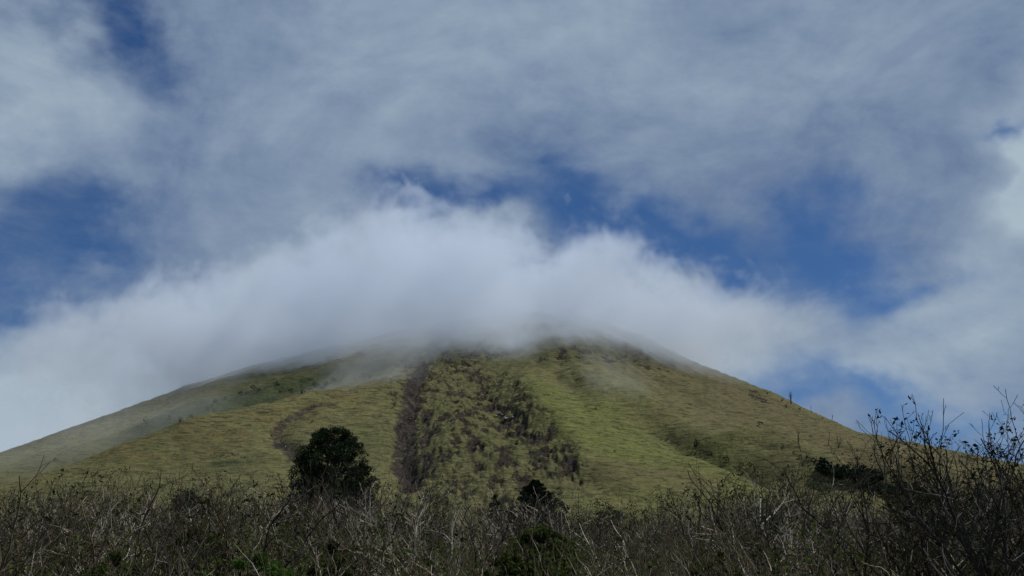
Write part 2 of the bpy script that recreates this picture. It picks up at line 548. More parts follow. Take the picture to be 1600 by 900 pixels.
def mountain_mat():
    m, M = newmat('grass_slope')
    oc = M.n('ShaderNodeTexCoord').outputs['Object']
    big = M.noise(oc, 0.012, 5, 0.55)
    mid = M.noise(M.mapping(oc, scale=(1, 0.5, 2.0)), 0.07, 5, 0.6, 0.5)
    streak = M.noise(M.mapping(oc, scale=(0.15, 0.07, 0.85)), 1.0, 6, 0.68, 0.9)
    tuft = M.noise(M.mapping(oc, scale=(1, 0.6, 1.6)), 0.55, 4, 0.65)
    c = M.mix(M.ss(big, 0.35, 0.65), (0.088, 0.087, 0.037), (0.120, 0.114, 0.050))
    c = M.mix(M.m('MULTIPLY', attr_node(M, 'green'), 0.85), c, (0.112, 0.128, 0.032))
    c = M.mix(M.m('MULTIPLY', attr_node(M, 'rubble'), 0.7), c, (0.082, 0.076, 0.038))
    c = M.mix(M.m('MULTIPLY', attr_node(M, 'brown'), 0.92), c, (0.098, 0.081, 0.040))
    c = M.mix(M.m('MULTIPLY', attr_node(M, 'orange'), M.ss(mid, 0.36, 0.75)), c, (0.118, 0.083, 0.036))
    c = M.mix(M.m('MULTIPLY', M.ss(mid, 0.5, 0.75), 0.5), c, (0.105, 0.095, 0.040))
    c = M.mix(M.m('MULTIPLY', M.ss(streak, 0.52, 0.38), 0.85), c, (0.030, 0.033, 0.015))
    c = M.mix(M.m('MULTIPLY', M.ss(streak, 0.53, 0.68), 0.55), c, (0.150, 0.148, 0.060))
    c = M.mix(M.m('MULTIPLY', M.ss(tuft, 0.52, 0.32), 0.5), c, (0.028, 0.033, 0.014))
    spk = M.noise(M.mapping(oc, scale=(0.35, 0.22, 0.6)), 1.0, 3, 0.6)
    c = M.mix(M.m('MULTIPLY', M.ss(spk, 0.63, 0.70), 0.75), c, (0.026, 0.031, 0.016))
    c = M.mix(M.m('MULTIPLY', attr_node(M, 'bush'), M.ss(tuft, 0.35, 0.6, 0.35, 1.0)), c, (0.020, 0.032, 0.014))
    rk_n = M.noise(M.mapping(oc, scale=(1, 0.6, 1.2)), 0.8, 5, 0.7)
    rockc = M.mix(M.ss(rk_n, 0.35, 0.68), (0.011, 0.009, 0.008), (0.066, 0.053, 0.041))
    screec = M.mix(M.ss(rk_n, 0.3, 0.7), (0.012, 0.010, 0.010), (0.050, 0.042, 0.037))
    pale = M.ss(M.noise(oc, 0.9, 2, 0.5), 0.70, 0.78)
    rockc = M.mix(M.m('MULTIPLY', pale, 0.5), rockc, (0.25, 0.23, 0.20))
    edge = M.noise(M.mapping(oc, scale=(1, 0.5, 1)), 0.30, 8, 0.78)
    kf = M.ss(M.m('ADD', attr_node(M, 'rock'), M.m('MULTIPLY', M.m('SUBTRACT', edge, 0.5), 2.6)), 0.36, 0.62)
    sf = M.ss(M.m('ADD', attr_node(M, 'scree'), M.m('MULTIPLY', M.m('SUBTRACT', edge, 0.5), 2.4)), 0.30, 0.85)
    c = M.mix(sf, c, screec)
    c = M.mix(kf, c, rockc)
    h = M.m('ADD', M.m('MULTIPLY', streak, 1.0), M.m('MULTIPLY', tuft, 0.8))
    h = M.m('ADD', h, M.m('MULTIPLY', M.m('MULTIPLY', rk_n, kf), 1.5))
    finish(M, c, 0.95, h, 0.8, 0.9, 0.05)
    return m


def ground_mat():
    m, M = newmat('brush_ground')
    oc = M.n('ShaderNodeTexCoord').outputs['Object']
    a = M.noise(oc, 0.35, 5, 0.6)
    b = M.noise(oc, 3.0, 5, 0.6)
    c = M.mix(M.ss(a, 0.4, 0.62), (0.030, 0.026, 0.016), (0.035, 0.045, 0.014))
    c = M.mix(M.m('MULTIPLY', b, 0.5), c, (0.055, 0.045, 0.028))
    finish(M, c, 0.95, b, 0.6, 0.1, 0.05)
    return m


build_terrain()

# ------------------------------------------------------------------ the cloud cap round the summit (a real volume)
CY = 1190.0      # distance used to turn the photographed outline into metres
TOP_PX = [(-420, 640), (-150, 590), (0, 548), (70, 518), (150, 492), (220, 462), (270, 436), (330, 424), (420, 405), (480, 380), (545, 350), (590, 335),
          (640, 305), (690, 330), (760, 345), (800, 360), (855, 385), (890, 362), (930, 362), (975, 385), (1030, 415), (1100, 440), (1170, 455),
          (1260, 462), (1330, 480), (1420, 510), (1560, 560), (1900, 640)]
TOP = [(at(px, py, CY)[0], at(px, py, CY)[2]) for px, py in TOP_PX]
BASE = [(at(px, 500, CY)[0], z) for px, z in [(-420, 205), (0, 205), (200, 206), (330, 178), (450, 152), (600, 158), (700, 170), (820, 172), (1000, 180), (1090, 204), (1200, 262), (1400, 290), (1900, 330)]]


def cloud_mat():
    m, M = newmat('cloud_vapour')
    oc = M.n('ShaderNodeTexCoord').outputs['Object']
    sp = M.n('ShaderNodeSeparateXYZ'); M.put(sp.inputs[0], oc)
    x, y, z = sp.outputs
    x0, x1 = TOP[0][0], TOP[-1][0]
    T = M.curve(x, TOP, x0, x1, 130, 450)
    B = M.curve(x, [(max(x0, min(x1, a)), b) for a, b in BASE], x0, x1, 130, 450)
    n = M.m('SUBTRACT', M.noise(M.mapping(oc, scale=(1, 1, 1.15)), 0.016, 7, 0.62, 0.5), 0.5)
    n2 = M.m('SUBTRACT', M.noise(M.mapping(oc, loc=(3, 8, 1), scale=(1, 0.8, 1.1)), 0.018, 7, 0.66, 0.6), 0.5)
    n3 = M.m('SUBTRACT', M.noise(oc, 0.06, 4, 0.6, 0.3), 0.5)
    T = M.m('MULTIPLY_ADD', n3, 62.0, T)
    T = M.m('MULTIPLY_ADD', M.m('MINIMUM', M.m('SUBTRACT', y, CY), 0.0), 0.36, T)
    d1 = M.ss(M.m('SUBTRACT', M.m('MULTIPLY_ADD', n, 260.0, T), z), 0.0, 44.0)
    d2 = M.ss(M.m('SUBTRACT', z, M.m('MULTIPLY_ADD', n2, 230.0, B)), -26.0, 56.0)
    d2 = M.m('POWER', d2, 1.4)
    d3 = M.ss(M.m('MULTIPLY_ADD', n, 130.0, y), 850.0, 960.0)
    d4 = M.ss(M.m('MULTIPLY_ADD', n, 130.0, y), 1500.0, 1400.0)
    thin = M.curve(x, [(x0, 0.25), (TOP[2][0], 0.75), (TOP[6][0], 1.0), (TOP[20][0], 1.0), (TOP[23][0], 0.75), (TOP[25][0], 0.3), (x1, 0.1)], x0, x1, 0, 2)
    d = M.m('MULTIPLY', M.m('MULTIPLY', d1, d2), M.m('MULTIPLY', d3, d4))
    d = M.m('MULTIPLY', M.m('MULTIPLY', d, M.m('MULTIPLY', thin, M.ss(M.m('MULTIPLY_ADD', n3, 0.8, n), -0.20, 0.16))), 0.0175)
    v = M.n('ShaderNodeVolumePrincipled')
    v.inputs['Color'].default_value = (0.77, 0.84, 0.935, 1)
    v.inputs['Anisotropy'].default_value = 0.0
    M.put(v.inputs['Density'], d)
    out = M.n('ShaderNodeOutputMaterial'); M.t.links.new(v.outputs[0], out.inputs['Volume'])
    m.volume_intersection_method = 'FAST' if hasattr(m, 'volume_intersection_method') else None
    return m


def build_cloud():
    xs = [p[0] for p in TOP]
    vs, fs = [], []
    for (x, zt) in TOP:
        vs += [(x, 850, 132), (x, 850, max(zt - 60, 200)), (x, 1190, zt + 42), (x, 1500, zt + 42), (x, 1500, 132)]
    n = len(TOP)
    for i in range(n - 1):
        a, b = 5 * i, 5 * (i + 1)
        for k in range(5):
            k2 = (k + 1) % 5
            fs.append((a + k, a + k2, b + k2, b + k))
    fs.append((4, 3, 2, 1, 0)); e = 5 * (n - 1); fs.append((e, e + 1, e + 2, e + 3, e + 4))
    me = bpy.data.meshes.new('cloud'); me.from_pydata(vs, [], fs); me.update()
    import bmesh
    bm = bmesh.new(); bm.from_mesh(me); bmesh.ops.recalc_face_normals(bm, faces=bm.faces); bm.to_mesh(me); bm.free()
    me.materials.append(cloud_mat())
    o = bpy.data.objects.new('summit_cloud', me); col.objects.link(o)
    o['kind'] = 'stuff'; o['category'] = 'cloud'
    o['label'] = 'pale grey cloud wrapped round the hidden summit of the mountain'


build_cloud()
#@@OBJECTS
# ------------------------------------------------------------------ drifting mist in front of the slope
def mist_mat(name, dens, sx=1.0):
    m, M = newmat(name)
    oc = M.n('ShaderNodeTexCoord').outputs['Object']          # ellipsoid of radius 1, scaled by the object
    n = M.m('SUBTRACT', M.noise(oc, 2.2, 5, 0.6, 0.4), 0.5)
    ln = M.n('ShaderNodeVectorMath', operation='LENGTH'); M.put(ln.inputs[0], oc)
    r = M.m('MULTIPLY_ADD', n, 2.6, ln.outputs['Value'])
    d = M.m('MULTIPLY', M.ss(r, 0.95, 0.0), M.ss(ln.outputs['Value'], 1.0, 0.6))
    v = M.n('ShaderNodeVolumePrincipled')
    v.inputs['Color'].default_value = (0.93, 0.965, 1.0, 1)
    M.put(v.inputs['Density'], M.m('MULTIPLY', d, dens))
    out = M.n('ShaderNodeOutputMaterial'); M.t.links.new(v.outputs[0], out.inputs['Volume'])
    return m


def mist(px, py, rx, ry, rz, tilt, dens, label, lift=0.0):
    import bmesh
    p = mtn(px, py)
    bm = bmesh.new(); bmesh.ops.create_icosphere(bm, subdivisions=3, radius=1.0)
    me = bpy.data.meshes.new('mist_wisp'); bm.to_mesh(me); bm.free()
    me.materials.append(mist_mat('mist_vapour', dens))
    o = bpy.data.objects.new('mist_wisp', me); col.objects.link(o)
    o.location = (p[0], p[1] - ry * 0.1, p[2] + lift); o.scale = (rx, ry, rz); o.rotation_euler = (0, radians(tilt), 0)
    o['kind'] = 'stuff'; o['label'] = label; o['category'] = 'mist'


mist(215, 668, 120, 90, 36, -14, 0.0022, 'thin grey mist drifting over the far left shoulder of the mountain')
mist(40, 735, 130, 90, 34, -14, 0.0016, 'thin mist lying low on the far left slope')
mist(585, 596, 80, 70, 26, -32, 0.0045, 'slanting wisp of mist left of the dark scree stripe', 4)
mist(965, 612, 22, 40, 46, -42, 0.0035, 'small streak of mist over the green slope right of the rubble', 4)
mist(1060, 572, 95, 80, 34, 20, 0.0045, 'ragged mist hanging below the cloud on the right shoulder', 6)
mist(480, 565, 130, 90, 34, -18, 0.0060, 'mist hanging below the cloud over the left gully', 6)
mist(760, 540, 150, 90, 28, 0, 0.0060, 'mist hanging below the cloud over the middle of the mountain', 6)


# ------------------------------------------------------------------ materials of plants; foreground colours kept dark in place of cloud shadow
def bark_mat(name, a, b, sc_=14.0):
    m, M = newmat(name)
    tc = M.n('ShaderNodeTexCoord').outputs['Object']
    oi = M.n('ShaderNodeObjectInfo').outputs['Random']
    n = M.noise(M.mapping(tc, scale=(1, 1, 0.3)), sc_, 4, 0.6)
    big = M.noise(tc, 1.7, 2, 0.5)
    f = M.ss(M.m('ADD', M.m('MULTIPLY', n, 0.5), M.m('MULTIPLY', big, 0.7)), 0.42, 0.85)
    c = M.mix(f, a, b)
    hv = M.n('ShaderNodeHueSaturation'); M.put(hv.inputs['Color'], c)
    M.put(hv.inputs['Value'], M.m('MULTIPLY_ADD', oi, 0.6, 0.7))
    finish(M, hv.outputs[0], 0.85, n, 0.4, 0.01, 0.2)
    return m


def leaf_mat(name, a, b, trans=0.3):
    m, M = newmat(name)
    at_ = attr_node(M, 'tint')
    oi = M.n('ShaderNodeObjectInfo').outputs['Random']
    c = M.mix(at_, a, b)
    hv = M.n('ShaderNodeHueSaturation'); M.put(hv.inputs['Color'], c)
    M.put(hv.inputs['Value'], M.m('MULTIPLY_ADD', oi, 0.5, 0.75))
    finish(M, hv.outputs[0], 0.85, None, spec=0.04, trans=trans)
    return m


BARK = bark_mat('weathered_bark', (0.028, 0.022, 0.012), (0.128, 0.102, 0.058))
BARK_D = bark_mat('dark_bark', (0.022, 0.018, 0.016), (0.06, 0.05, 0.042))
BARK_P = bark_mat('bleached_glint_wood', (0.18, 0.15, 0.11), (0.60, 0.54, 0.43))  # bleached dead wood; its paleness also paints light glints on the twigs
LEAF_DRY = leaf_mat('dry_leaf', (0.016, 0.018, 0.008), (0.045, 0.040, 0.018))
LEAF_DARK = leaf_mat('dark_leaf', (0.007, 0.013, 0.007), (0.026, 0.042, 0.018), 0.12)
LEAF_GREEN = leaf_mat('green_leaf', (0.020, 0.045, 0.010), (0.070, 0.130, 0.022))
LEAF_OLIVE = leaf_mat('olive_leaf', (0.018, 0.028, 0.009), (0.055, 0.070, 0.020))
LEAF_MID = leaf_mat('mid_leaf', (0.016, 0.027, 0.008), (0.055, 0.072, 0.017))
LEAF_UNDER = leaf_mat('undergrowth_leaf', (0.034, 0.031, 0.012), (0.050, 0.084, 0.014))
LEAF_GULLY = leaf_mat('gully_leaf', (0.014, 0.026, 0.016), (0.034, 0.055, 0.030), 0.15)


def link_mesh(name, v, f, mat, parent=None, tint=None, mi=None, mats=None):
    me = bpy.data.meshes.new(name)
    v = np.asarray(v, dtype=np.float32).reshape(-1, 3)
    f = np.asarray(f, dtype=np.int32)
    k = f.shape[1]
    me.vertices.add(len(v)); me.vertices.foreach_set('co', v.ravel())
    me.loops.add(f.size); me.loops.foreach_set('vertex_index', f.ravel())
    me.polygons.add(len(f)); me.polygons.foreach_set('loop_start', np.arange(0, f.size, k, dtype=np.int32))
    if mi is not None:
        me.polygons.foreach_set('material_index', np.asarray(mi, dtype=np.int32))
    me.update(calc_edges=True)
    for m_ in (mats or [mat]):
        me.materials.append(m_)
    if tint is not None:
        a = me.attributes.new('tint', 'FLOAT', 'POINT'); a.data.foreach_set('value', np.asarray(tint, dtype=np.float32))
    o = bpy.data.objects.new(name, me); col.objects.link(o)
    if parent is not None: o.parent = parent
    return o


def empty(name, loc=(0, 0, 0), rz=0.0, s=1.0):
    o = bpy.data.objects.new(name, None); col.objects.link(o)
    o.location = loc; o.rotation_euler = (0, 0, rz); o.scale = (s, s, s)
    o.empty_display_size = 0.2
    return o


def tag(o, label, cat, group=None):
    o['label'] = label; o['category'] = cat
    if group: o['group'] = group
    elif 'group' in o.keys(): del o['group']
    return o


def dup(root, loc, rz, s):
    r = root.copy(); col.objects.link(r)
    r.location = loc; r.rotation_euler = (0, 0, rz); r.scale = s if isinstance(s, tuple) else (s, s, s)
    for ch in root.children:
        c = ch.copy(); col.objects.link(c); c.parent = r
    return r


class Tubes:
    def __init__(self, sides=3):
        self.v = []; self.f = []; self.mi = []; self.k = sides

    def add(self, pts, rads, mi=0):
        k = self.k; base = len(self.v)
        n = len(pts)
        for i in range(n):
            d = pts[min(i + 1, n - 1)] - pts[max(i - 1, 0)]
            if d.length < 1e-6: d = Vector((0, 0, 1))
            d.normalize()
            a = d.cross(Vector((0.3, 1, 0.1))); a.normalize(); b = d.cross(a)
            for j in range(k):
                t = 2 * pi * j / k
                p = pts[i] + (a * cos(t) + b * sin(t)) * rads[i]
                self.v.append((p.x, p.y, p.z))
        for i in range(n - 1):
            for j in range(k):
                j2 = (j + 1) % k
                self.f.append((base + i * k + j, base + i * k + j2, base + (i + 1) * k + j2, base + (i + 1) * k + j)); self.mi.append(mi)


def grow(T, R, p, d, length, r0, level, maxlev, tips, wig=0.2, up=0.06, mi=0, pb=0.5, seg=0.16, pale=0.0):
    n = max(3, int(length / seg))
    pts = [p.copy()]; rads = [r0]
    d = d.normalized()
    kink = R.uniform(0.6, 1.4) * wig
    r_end = max(0.0055, r0 * 0.28)
    for i in range(n):
        d = d + Vector((R.gauss(0, kink), R.gauss(0, kink), R.gauss(0, kink * 0.5) + up))
        d.normalize()
        p = p + d * (length / n)
        pts.append(p.copy())
        t = (i + 1) / n
        r = r0 + (r_end - r0) * t
        rads.append(r)
        if level < maxlev and i > n * 0.15 and i < n - 1 and R.random() < pb:
            ax = d.cross(Vector((R.gauss(0, 1), R.gauss(0, 1), R.gauss(0, 1)))).normalized()
            cd = (Matrix.Rotation(R.uniform(0.45, 1.05), 3, ax) @ d)
            m2 = 1 if (R.random() < pale) else mi
            grow(T, R, p.copy(), cd, length * (1 - t * 0.55) * R.uniform(0.28, 0.6), r * 0.62, level + 1, maxlev, tips, wig * 1.1, up, m2, pb, seg, pale)
    T.add(pts, rads, mi)
    tips.append((pts[-1], d, level))


def leaf_quads(centres, size, R, aspect=0.45, jitter=None):
    """pointed four-corner leaves with random orientation; returns verts, faces"""
    n = len(centres)
    a = R.normal(size=(n, 3)); a /= np.linalg.norm(a, axis=1)[:, None]
    b = R.normal(size=(n, 3)); b -= a * (a * b).sum(1)[:, None]; b /= np.linalg.norm(b, axis=1)[:, None]
    c = np.cross(a, b)
    s = size * R.uniform(0.6, 1.3, n)[:, None]
    v = np.stack([centres - a * s * 0.5, centres + b * s * aspect * 0.5 + c * s * 0.06, centres + a * s * 0.5, centres - b * s * aspect * 0.5 + c * s * 0.06], 1)
    f = np.arange(4 * n).reshape(n, 4)
    return v.reshape(-1, 3), f


def make_shrub(seed, H=3.0, stems=5, lean=0.35, leafy=0.3, maxlev=3, r0=0.028, name='bare_shrub', pale=0.06, wig=0.17, pb=0.5, dark=False):
    R = random.Random(seed)
    rn = np.random.default_rng(seed)
    root = empty(name)
    T = Tubes(3); tips = []
    for s in range(stems):
        a = R.uniform(0, 2 * pi)
        d = Vector((cos(a) * R.uniform(0.05, lean), sin(a) * R.uniform(0.05, lean), 1))
        L = H * R.uniform(0.75, 1.05)
        grow(T, R, Vector((cos(a) * 0.15, sin(a) * 0.15, -0.25)), d, L, r0 * R.uniform(0.7, 1.2), 0, maxlev, tips, wig, 0.05, 1 if R.random() < pale else 0, pb, pale=pale)
    zmax = max(v[2] for v in T.v)
    link_mesh('branches', T.v, T.f, None, root, mi=T.mi, mats=[BARK_D if dark else BARK, BARK_P])
    pts = []
    for (p, d, lv) in tips:
        if R.random() < leafy and p.z > H * 0.35:
            for q in range(R.randint(3, 9)):
                pts.append((p.x + R.gauss(0, 0.07) - d.x * 0.08, p.y + R.gauss(0, 0.07) - d.y * 0.08, p.z + R.gauss(0, 0.07) - d.z * 0.08))
    if pts:
        c = np.array(pts)
        v, f = leaf_quads(c, 0.10, rn)
        link_mesh('leaves', v, f, LEAF_DARK if dark else LEAF_DRY, root, tint=np.repeat(rn.uniform(0, 1, len(c)), 4))
    zz_ = sorted(v[2] for v in T.v)
    root['h'] = zz_[int(len(zz_) * 0.985)] if name == 'tall_shrub' else zmax
    return root


def crown_points(R, clumps, per, sig):
    out = []
    for (x, y, z, r) in clumps:
        p = R.normal(size=(per, 3)); p /= np.linalg.norm(p, axis=1)[:, None]
        p *= (r * R.uniform(0.35, 1.0, per) ** 0.6)[:, None]
        p[:, 2] *= 0.8
        out.append(p + np.array([x, y, z]))
    return np.concatenate(out)


def make_tree(name, H, W, seed, leaf, n_clump, per, lsize, shape='dome', bark=None, base=0.25):
    """tapered trunk with limbs reaching every clump of the crown"""
    R = random.Random(seed); rn = np.random.default_rng(seed)
    root = empty(name)
    T = Tubes(6)
    tp = [Vector((0, 0, -0.4))]; n = 9
    x = y = 0
    for i in range(1, n + 1):
        x += R.gauss(0, 0.012 * H); y += R.gauss(0, 0.012 * H)
        tp.append(Vector((x, y, H * 0.9 * i / n)))
    r0 = 0.024 * H
    T.add(tp, [r0 * (1 - 0.9 * i / n) for i in range(n + 1)])
    clumps = []
    for i in range(n_clump):
        t = R.random()
        zz = H * (base + (0.97 - base) * t)
        if shape == 'dome':
            wr = W * 0.5 * sqrt(max(0.0, 1 - (abs(t - 0.34) / 0.70) ** 2.3))
            wr = max(wr, 0.05 * W)
        elif shape == 'cone':
            wr = W * 0.5 * (1.05 - t) ** 0.8
        else:
            wr = W * 0.5 * sqrt(max(0.03, 1 - (2 * t - 0.9) ** 2))
        a = R.uniform(0, 2 * pi); q = sqrt(R.uniform(0.15, 1.0)) * wr
        cx, cy_ = cos(a) * q, sin(a) * q
        rad = R.uniform(0.06, 0.11) * W * (0.8 if t > 0.8 else 1)
        clumps.append((cx, cy_, zz, rad))
        k = min(n - 1, max(1, int((zz / (H * 0.9) - 0.12) * n)))
        s = tp[k]
        e = Vector((cx, cy_, zz))
        mid = (s + e) * 0.5 + Vector((R.gauss(0, .03 * W), R.gauss(0, .03 * W), -0.03 * H))
        T.add([s, mid, e], [r0 * 0.28, r0 * 0.16, r0 * 0.05])
    link_mesh('trunk', T.v, T.f, bark or BARK_D, root)
    c = crown_points(rn, clumps, per, 0)
    v, f = leaf_quads(c, lsize, rn, 0.55)
    tint = np.repeat(np.clip(np.repeat(rn.uniform(0, 1, len(clumps)), per) * 0.6 + rn.uniform(0, 0.4, len(c)), 0, 1), 4)
    link_mesh('crown', v, f, leaf, root, tint=tint)
    return root


def gz(x, y):
    return float(terrain(np.array([float(x)]), np.array([float(y)]))[0])


def place(o, px, Y, H_top_py=None, h=None, rz=None, sxy=1.0, sink=0.05):
    """stand a built plant on the ground in direction px at distance Y; its height from the photo's top line"""
    x = (px - 800.0) / F * Y / (cos(PITCH) + 0.05)
    z = gz(x, Y)
    return x, z


def x_of(px, py, Y):
    return at(px, py, Y)[0]


def h_for(px, py, Y, x):
    return at(px, py, Y)[2] - gz(x, Y)


# ------------------------------------------------------------------ the two dark trees behind the thicket
t1 = make_tree('pine_tree', 12.0, 6.9, 5, LEAF_DARK, 300, 150, 0.17, 'dome', base=0.34)
Y = 112.0; x = x_of(521, 700, Y); h = h_for(521, 664, Y, x)
t1.location = (x, Y, gz(x, Y)); t1.scale = (1, 1, h / 12.2)
tag(t1, 'large dark round-crowned tree rising above the thicket left of centre', 'tree')
t2 = make_tree('pine_tree', 9.0, 3.0, 23, LEAF_DARK, 190, 150, 0.15, 'oval', base=0.42)
Y = 98.0; x = x_of(836, 760, Y); h = h_for(836, 747, Y, x)
t2.location = (x, Y, gz(x, Y)); t2.scale = (0.9, 0.9, h / 9.0)
tag(t2, 'small black-green tree with a blocky crown just right of centre', 'tree')
for (px, py, Yt, w, sd, lab) in [
    (478, 712, 110, 3.4, 31, 'small dark tree against the left flank of the big round-crowned tree'),
    (566, 722, 111, 3.4, 32, 'small dark tree leaning out on the right flank of the big round-crowned tree'),
    (872, 776, 96, 1.9, 33, 'low dark tree just right of the small blocky-crowned tree'),
    (801, 790, 95, 1.9, 34, 'low dark tree just left of the small blocky-crowned tree'),
    (950, 790, 100, 3.4, 35, 'low grey-green tree at the thicket edge below the green slope'),
    (775, 768, 99, 1.3, 36, 'slim spindly tree standing left of the small blocky-crowned tree')]:
    x = x_of(px, py, Yt); h = h_for(px, py, Yt, x)
    t = make_tree('small_tree', 6.0, w, sd, LEAF_OLIVE if sd in (33, 34, 36) else LEAF_DARK if sd != 35 else LEAF_GULLY, 70, 70, 0.15, 'oval', base=0.35)
    t.location = (x, Yt, gz(x, Yt)); t.scale = (1, 1, h / 6.0)
    tag(t, lab, 'tree')

# ------------------------------------------------------------------ trees and bushes out on the mountain
gt = [make_tree('gully_tree', 6.0, 7.5, 60 + i, LEAF_GULLY, 26, 34, 0.75, 'oval', base=0.15) for i in range(4)]
GT = []
R = random.Random(5)
for (x0, y0, x1, y1, n, sp) in [(1292, 727, 1360, 752, 26, 6), (1352, 744, 1450, 790, 40, 12)]:
    for i in range(n):
        t = (i + R.random()) / n
        GT.append((x0 + (x1 - x0) * t + R.gauss(0, 7), y0 + 6 + (y1 - y0) * t + R.uniform(-1, 1) * sp, R.uniform(0.75, 1.25)))
for i, (px, py, s) in enumerate(GT):
    p = mtn(px, py + 6)
    o = gt[i] if i < 4 else dup(gt[i % 4], (0, 0, 0), 0, 1)
    o.location = (p[0], p[1], p[2] - 0.5); o.rotation_euler = (0, 0, R.uniform(0, 6.3)); o.scale = (s, s, s * R.uniform(0.8, 1.1))
    tag(o, 'dark blue-green tree in the wooded gully low on the right slope', 'tree', 'trees filling the gully on the right slope')

SB = [  # px, py, height in photo pixels, label or None for the group
    (1088, 700, 13, 'lone dark tree standing on the crease of the green slope'),
    (1135, 722, 9, 'dark bush with a flat top beside the crease right of the lone tree'),
    (86, 722, 6, 'single dark bush on the far left misty slope'),
    (262, 632, 5, 'small dark bush near the left skyline'),
    (1187, 667, 8, 'dark round bush high on the right slope'),
    (931, 641, 4, 'tiny dark bush above the middle of the green slope'),
    (874, 692, 4, 'tiny dark bush right of the rubble on the green slope'),
    (961, 708, 4, 'tiny dark bush in the middle of the green slope'),
    (488, 660, 4, 'tiny dark bush right of the bend of the trail'),
    (1222, 627, 4, 'small dark bush on the right skyline left of the bushy bare tree'),
    (1250, 641, 4, 'small dark bush on the right skyline right of the bushy bare tree'),
    (1285, 655, 3, 'tiny dark bush on the right skyline below the thin bare trunk'),
    (1200, 616, 4, 'small dark bush on the right skyline above the dark rocks'),
    (1160, 728, 6, None), (1172, 733, 7, None), (1182, 738, 7, None), (1262, 722, 8, None), (1272, 726, 9, None), (1282, 730, 9, None), (1250, 716, 6, None),
]
GL = []
for t in np.linspace(0, 1, 26):
    GL.append((560 - 330 * t + R.gauss(0, 6), 583 + 76 * t + R.gauss(0, 5) + 8 * sin(t * 9), R.uniform(4, 8.5)))
for t in np.linspace(0, 1, 12):
    GL.append((330 + 52 * t, 713 + R.gauss(0, 2) + 3 * t, R.uniform(2.5, 4)))
bush0 = [make_tree('slope_bush', 3.0, 4.0, 80 + i, LEAF_GULLY, 14, 34, 0.5, 'oval', base=0.05) for i in range(3)]
k = 0
for (px, py, hp, lab) in SB + [(a, b, c, 'gully') for a, b, c in GL[:26]] + [(a, b, c, 'patch') for a, b, c in GL[26:]]:
    p = mtn(px, py)
    s = hp * p[1] / F / 3.0
    o = bush0[k] if k < 3 else dup(bush0[k % 3], (0, 0, 0), 0, 1)
    wide = 0.55 if hp == 13 else 1.0
    o.location = (p[0], p[1], p[2] - 0.2); o.rotation_euler = (0, 0, R.uniform(0, 6.3)); o.scale = (s * wide, s * wide, s)
    if lab is None: tag(o, 'dark bush in the crease at the lower edge of the green slope', 'bush', 'bushes in the crease of the green slope')
    elif lab == 'gully': tag(o, 'dark bush in the shaded gully behind the left spur', 'bush', 'bushes in the left gully')
    elif lab == 'patch': tag(o, 'low dark bush in the small patch on the open left spur', 'bush', 'bushes in the patch on the left spur')
    else: tag(o, lab, 'bush')
    k += 1

# bare dead trees on the right slope
for i, (px, py, hp, st, lab) in enumerate([
    (1236, 632, 20, 6, 'bushy bare tree on the right skyline, fullest of the skyline trees'),
    (1268, 645, 12, 1, 'thin bare trunk on the right skyline, between the bushy tree and the lowest stump'),
    (1300, 657, 10, 2, 'short bare forked tree lowest on the right skyline'),
    (1248, 692, 22, 2, 'dead leafless tree highest on the brown right slope'),
    (1294, 695, 20, 1, 'slim dead tree between two taller dead trees on the right slope'),
    (1310, 702, 26, 2, 'tallest dead leafless tree on the brown right slope'),
    (1228, 637, 6, 3, 'low scrubby bare shrub left of the bushy skyline tree'),
    (1420, 722, 12, 2, 'small dead tree far down the brown right slope')]):
    p = mtn(px, py)
    H = hp * p[1] / F
    T = Tubes(4); RR = random.Random(100 + i); tips = []
    root = empty('dead_tree')
    for s in range(st):
        d = Vector((RR.gauss(0, 0.16), RR.gauss(0, 0.16), 1))
        grow(T, RR, Vector((RR.gauss(0, 0.25 * (st > 2)), 0, -0.3)), d, H, 0.2, 0, 2, tips, 0.07, 0.10, 0, 0.42, H / 14)
    link_mesh('branches', T.v, T.f, BARK_D, root)
    root.location = (p[0], p[1], p[2])
    tag(root, lab, 'dead tree')


# ------------------------------------------------------------------ hikers
def flat_mat(name, c, rough=0.8):
    m, M = newmat(name)
    tc = M.n('ShaderNodeTexCoord').outputs['Object']
    n = M.noise(tc, 9.0, 3, 0.5)
    finish(M, M.mix(M.m('MULTIPLY', n, 0.4), c, tuple(k_ * 0.6 for k_ in c)), rough)
    return m


SKIN = flat_mat('skin', (0.33, 0.19, 0.12)); HAIR = flat_mat('dark_hair', (0.015, 0.012, 0.01))
CLOTH = {'white': flat_mat('white_cloth', (0.75, 0.74, 0.70)), 'dark': flat_mat('dark_cloth', (0.02, 0.02, 0.025)), 'red': flat_mat('red_cloth', (0.35, 0.05, 0.04))}
TROUS = flat_mat('trouser_cloth', (0.03, 0.03, 0.04))


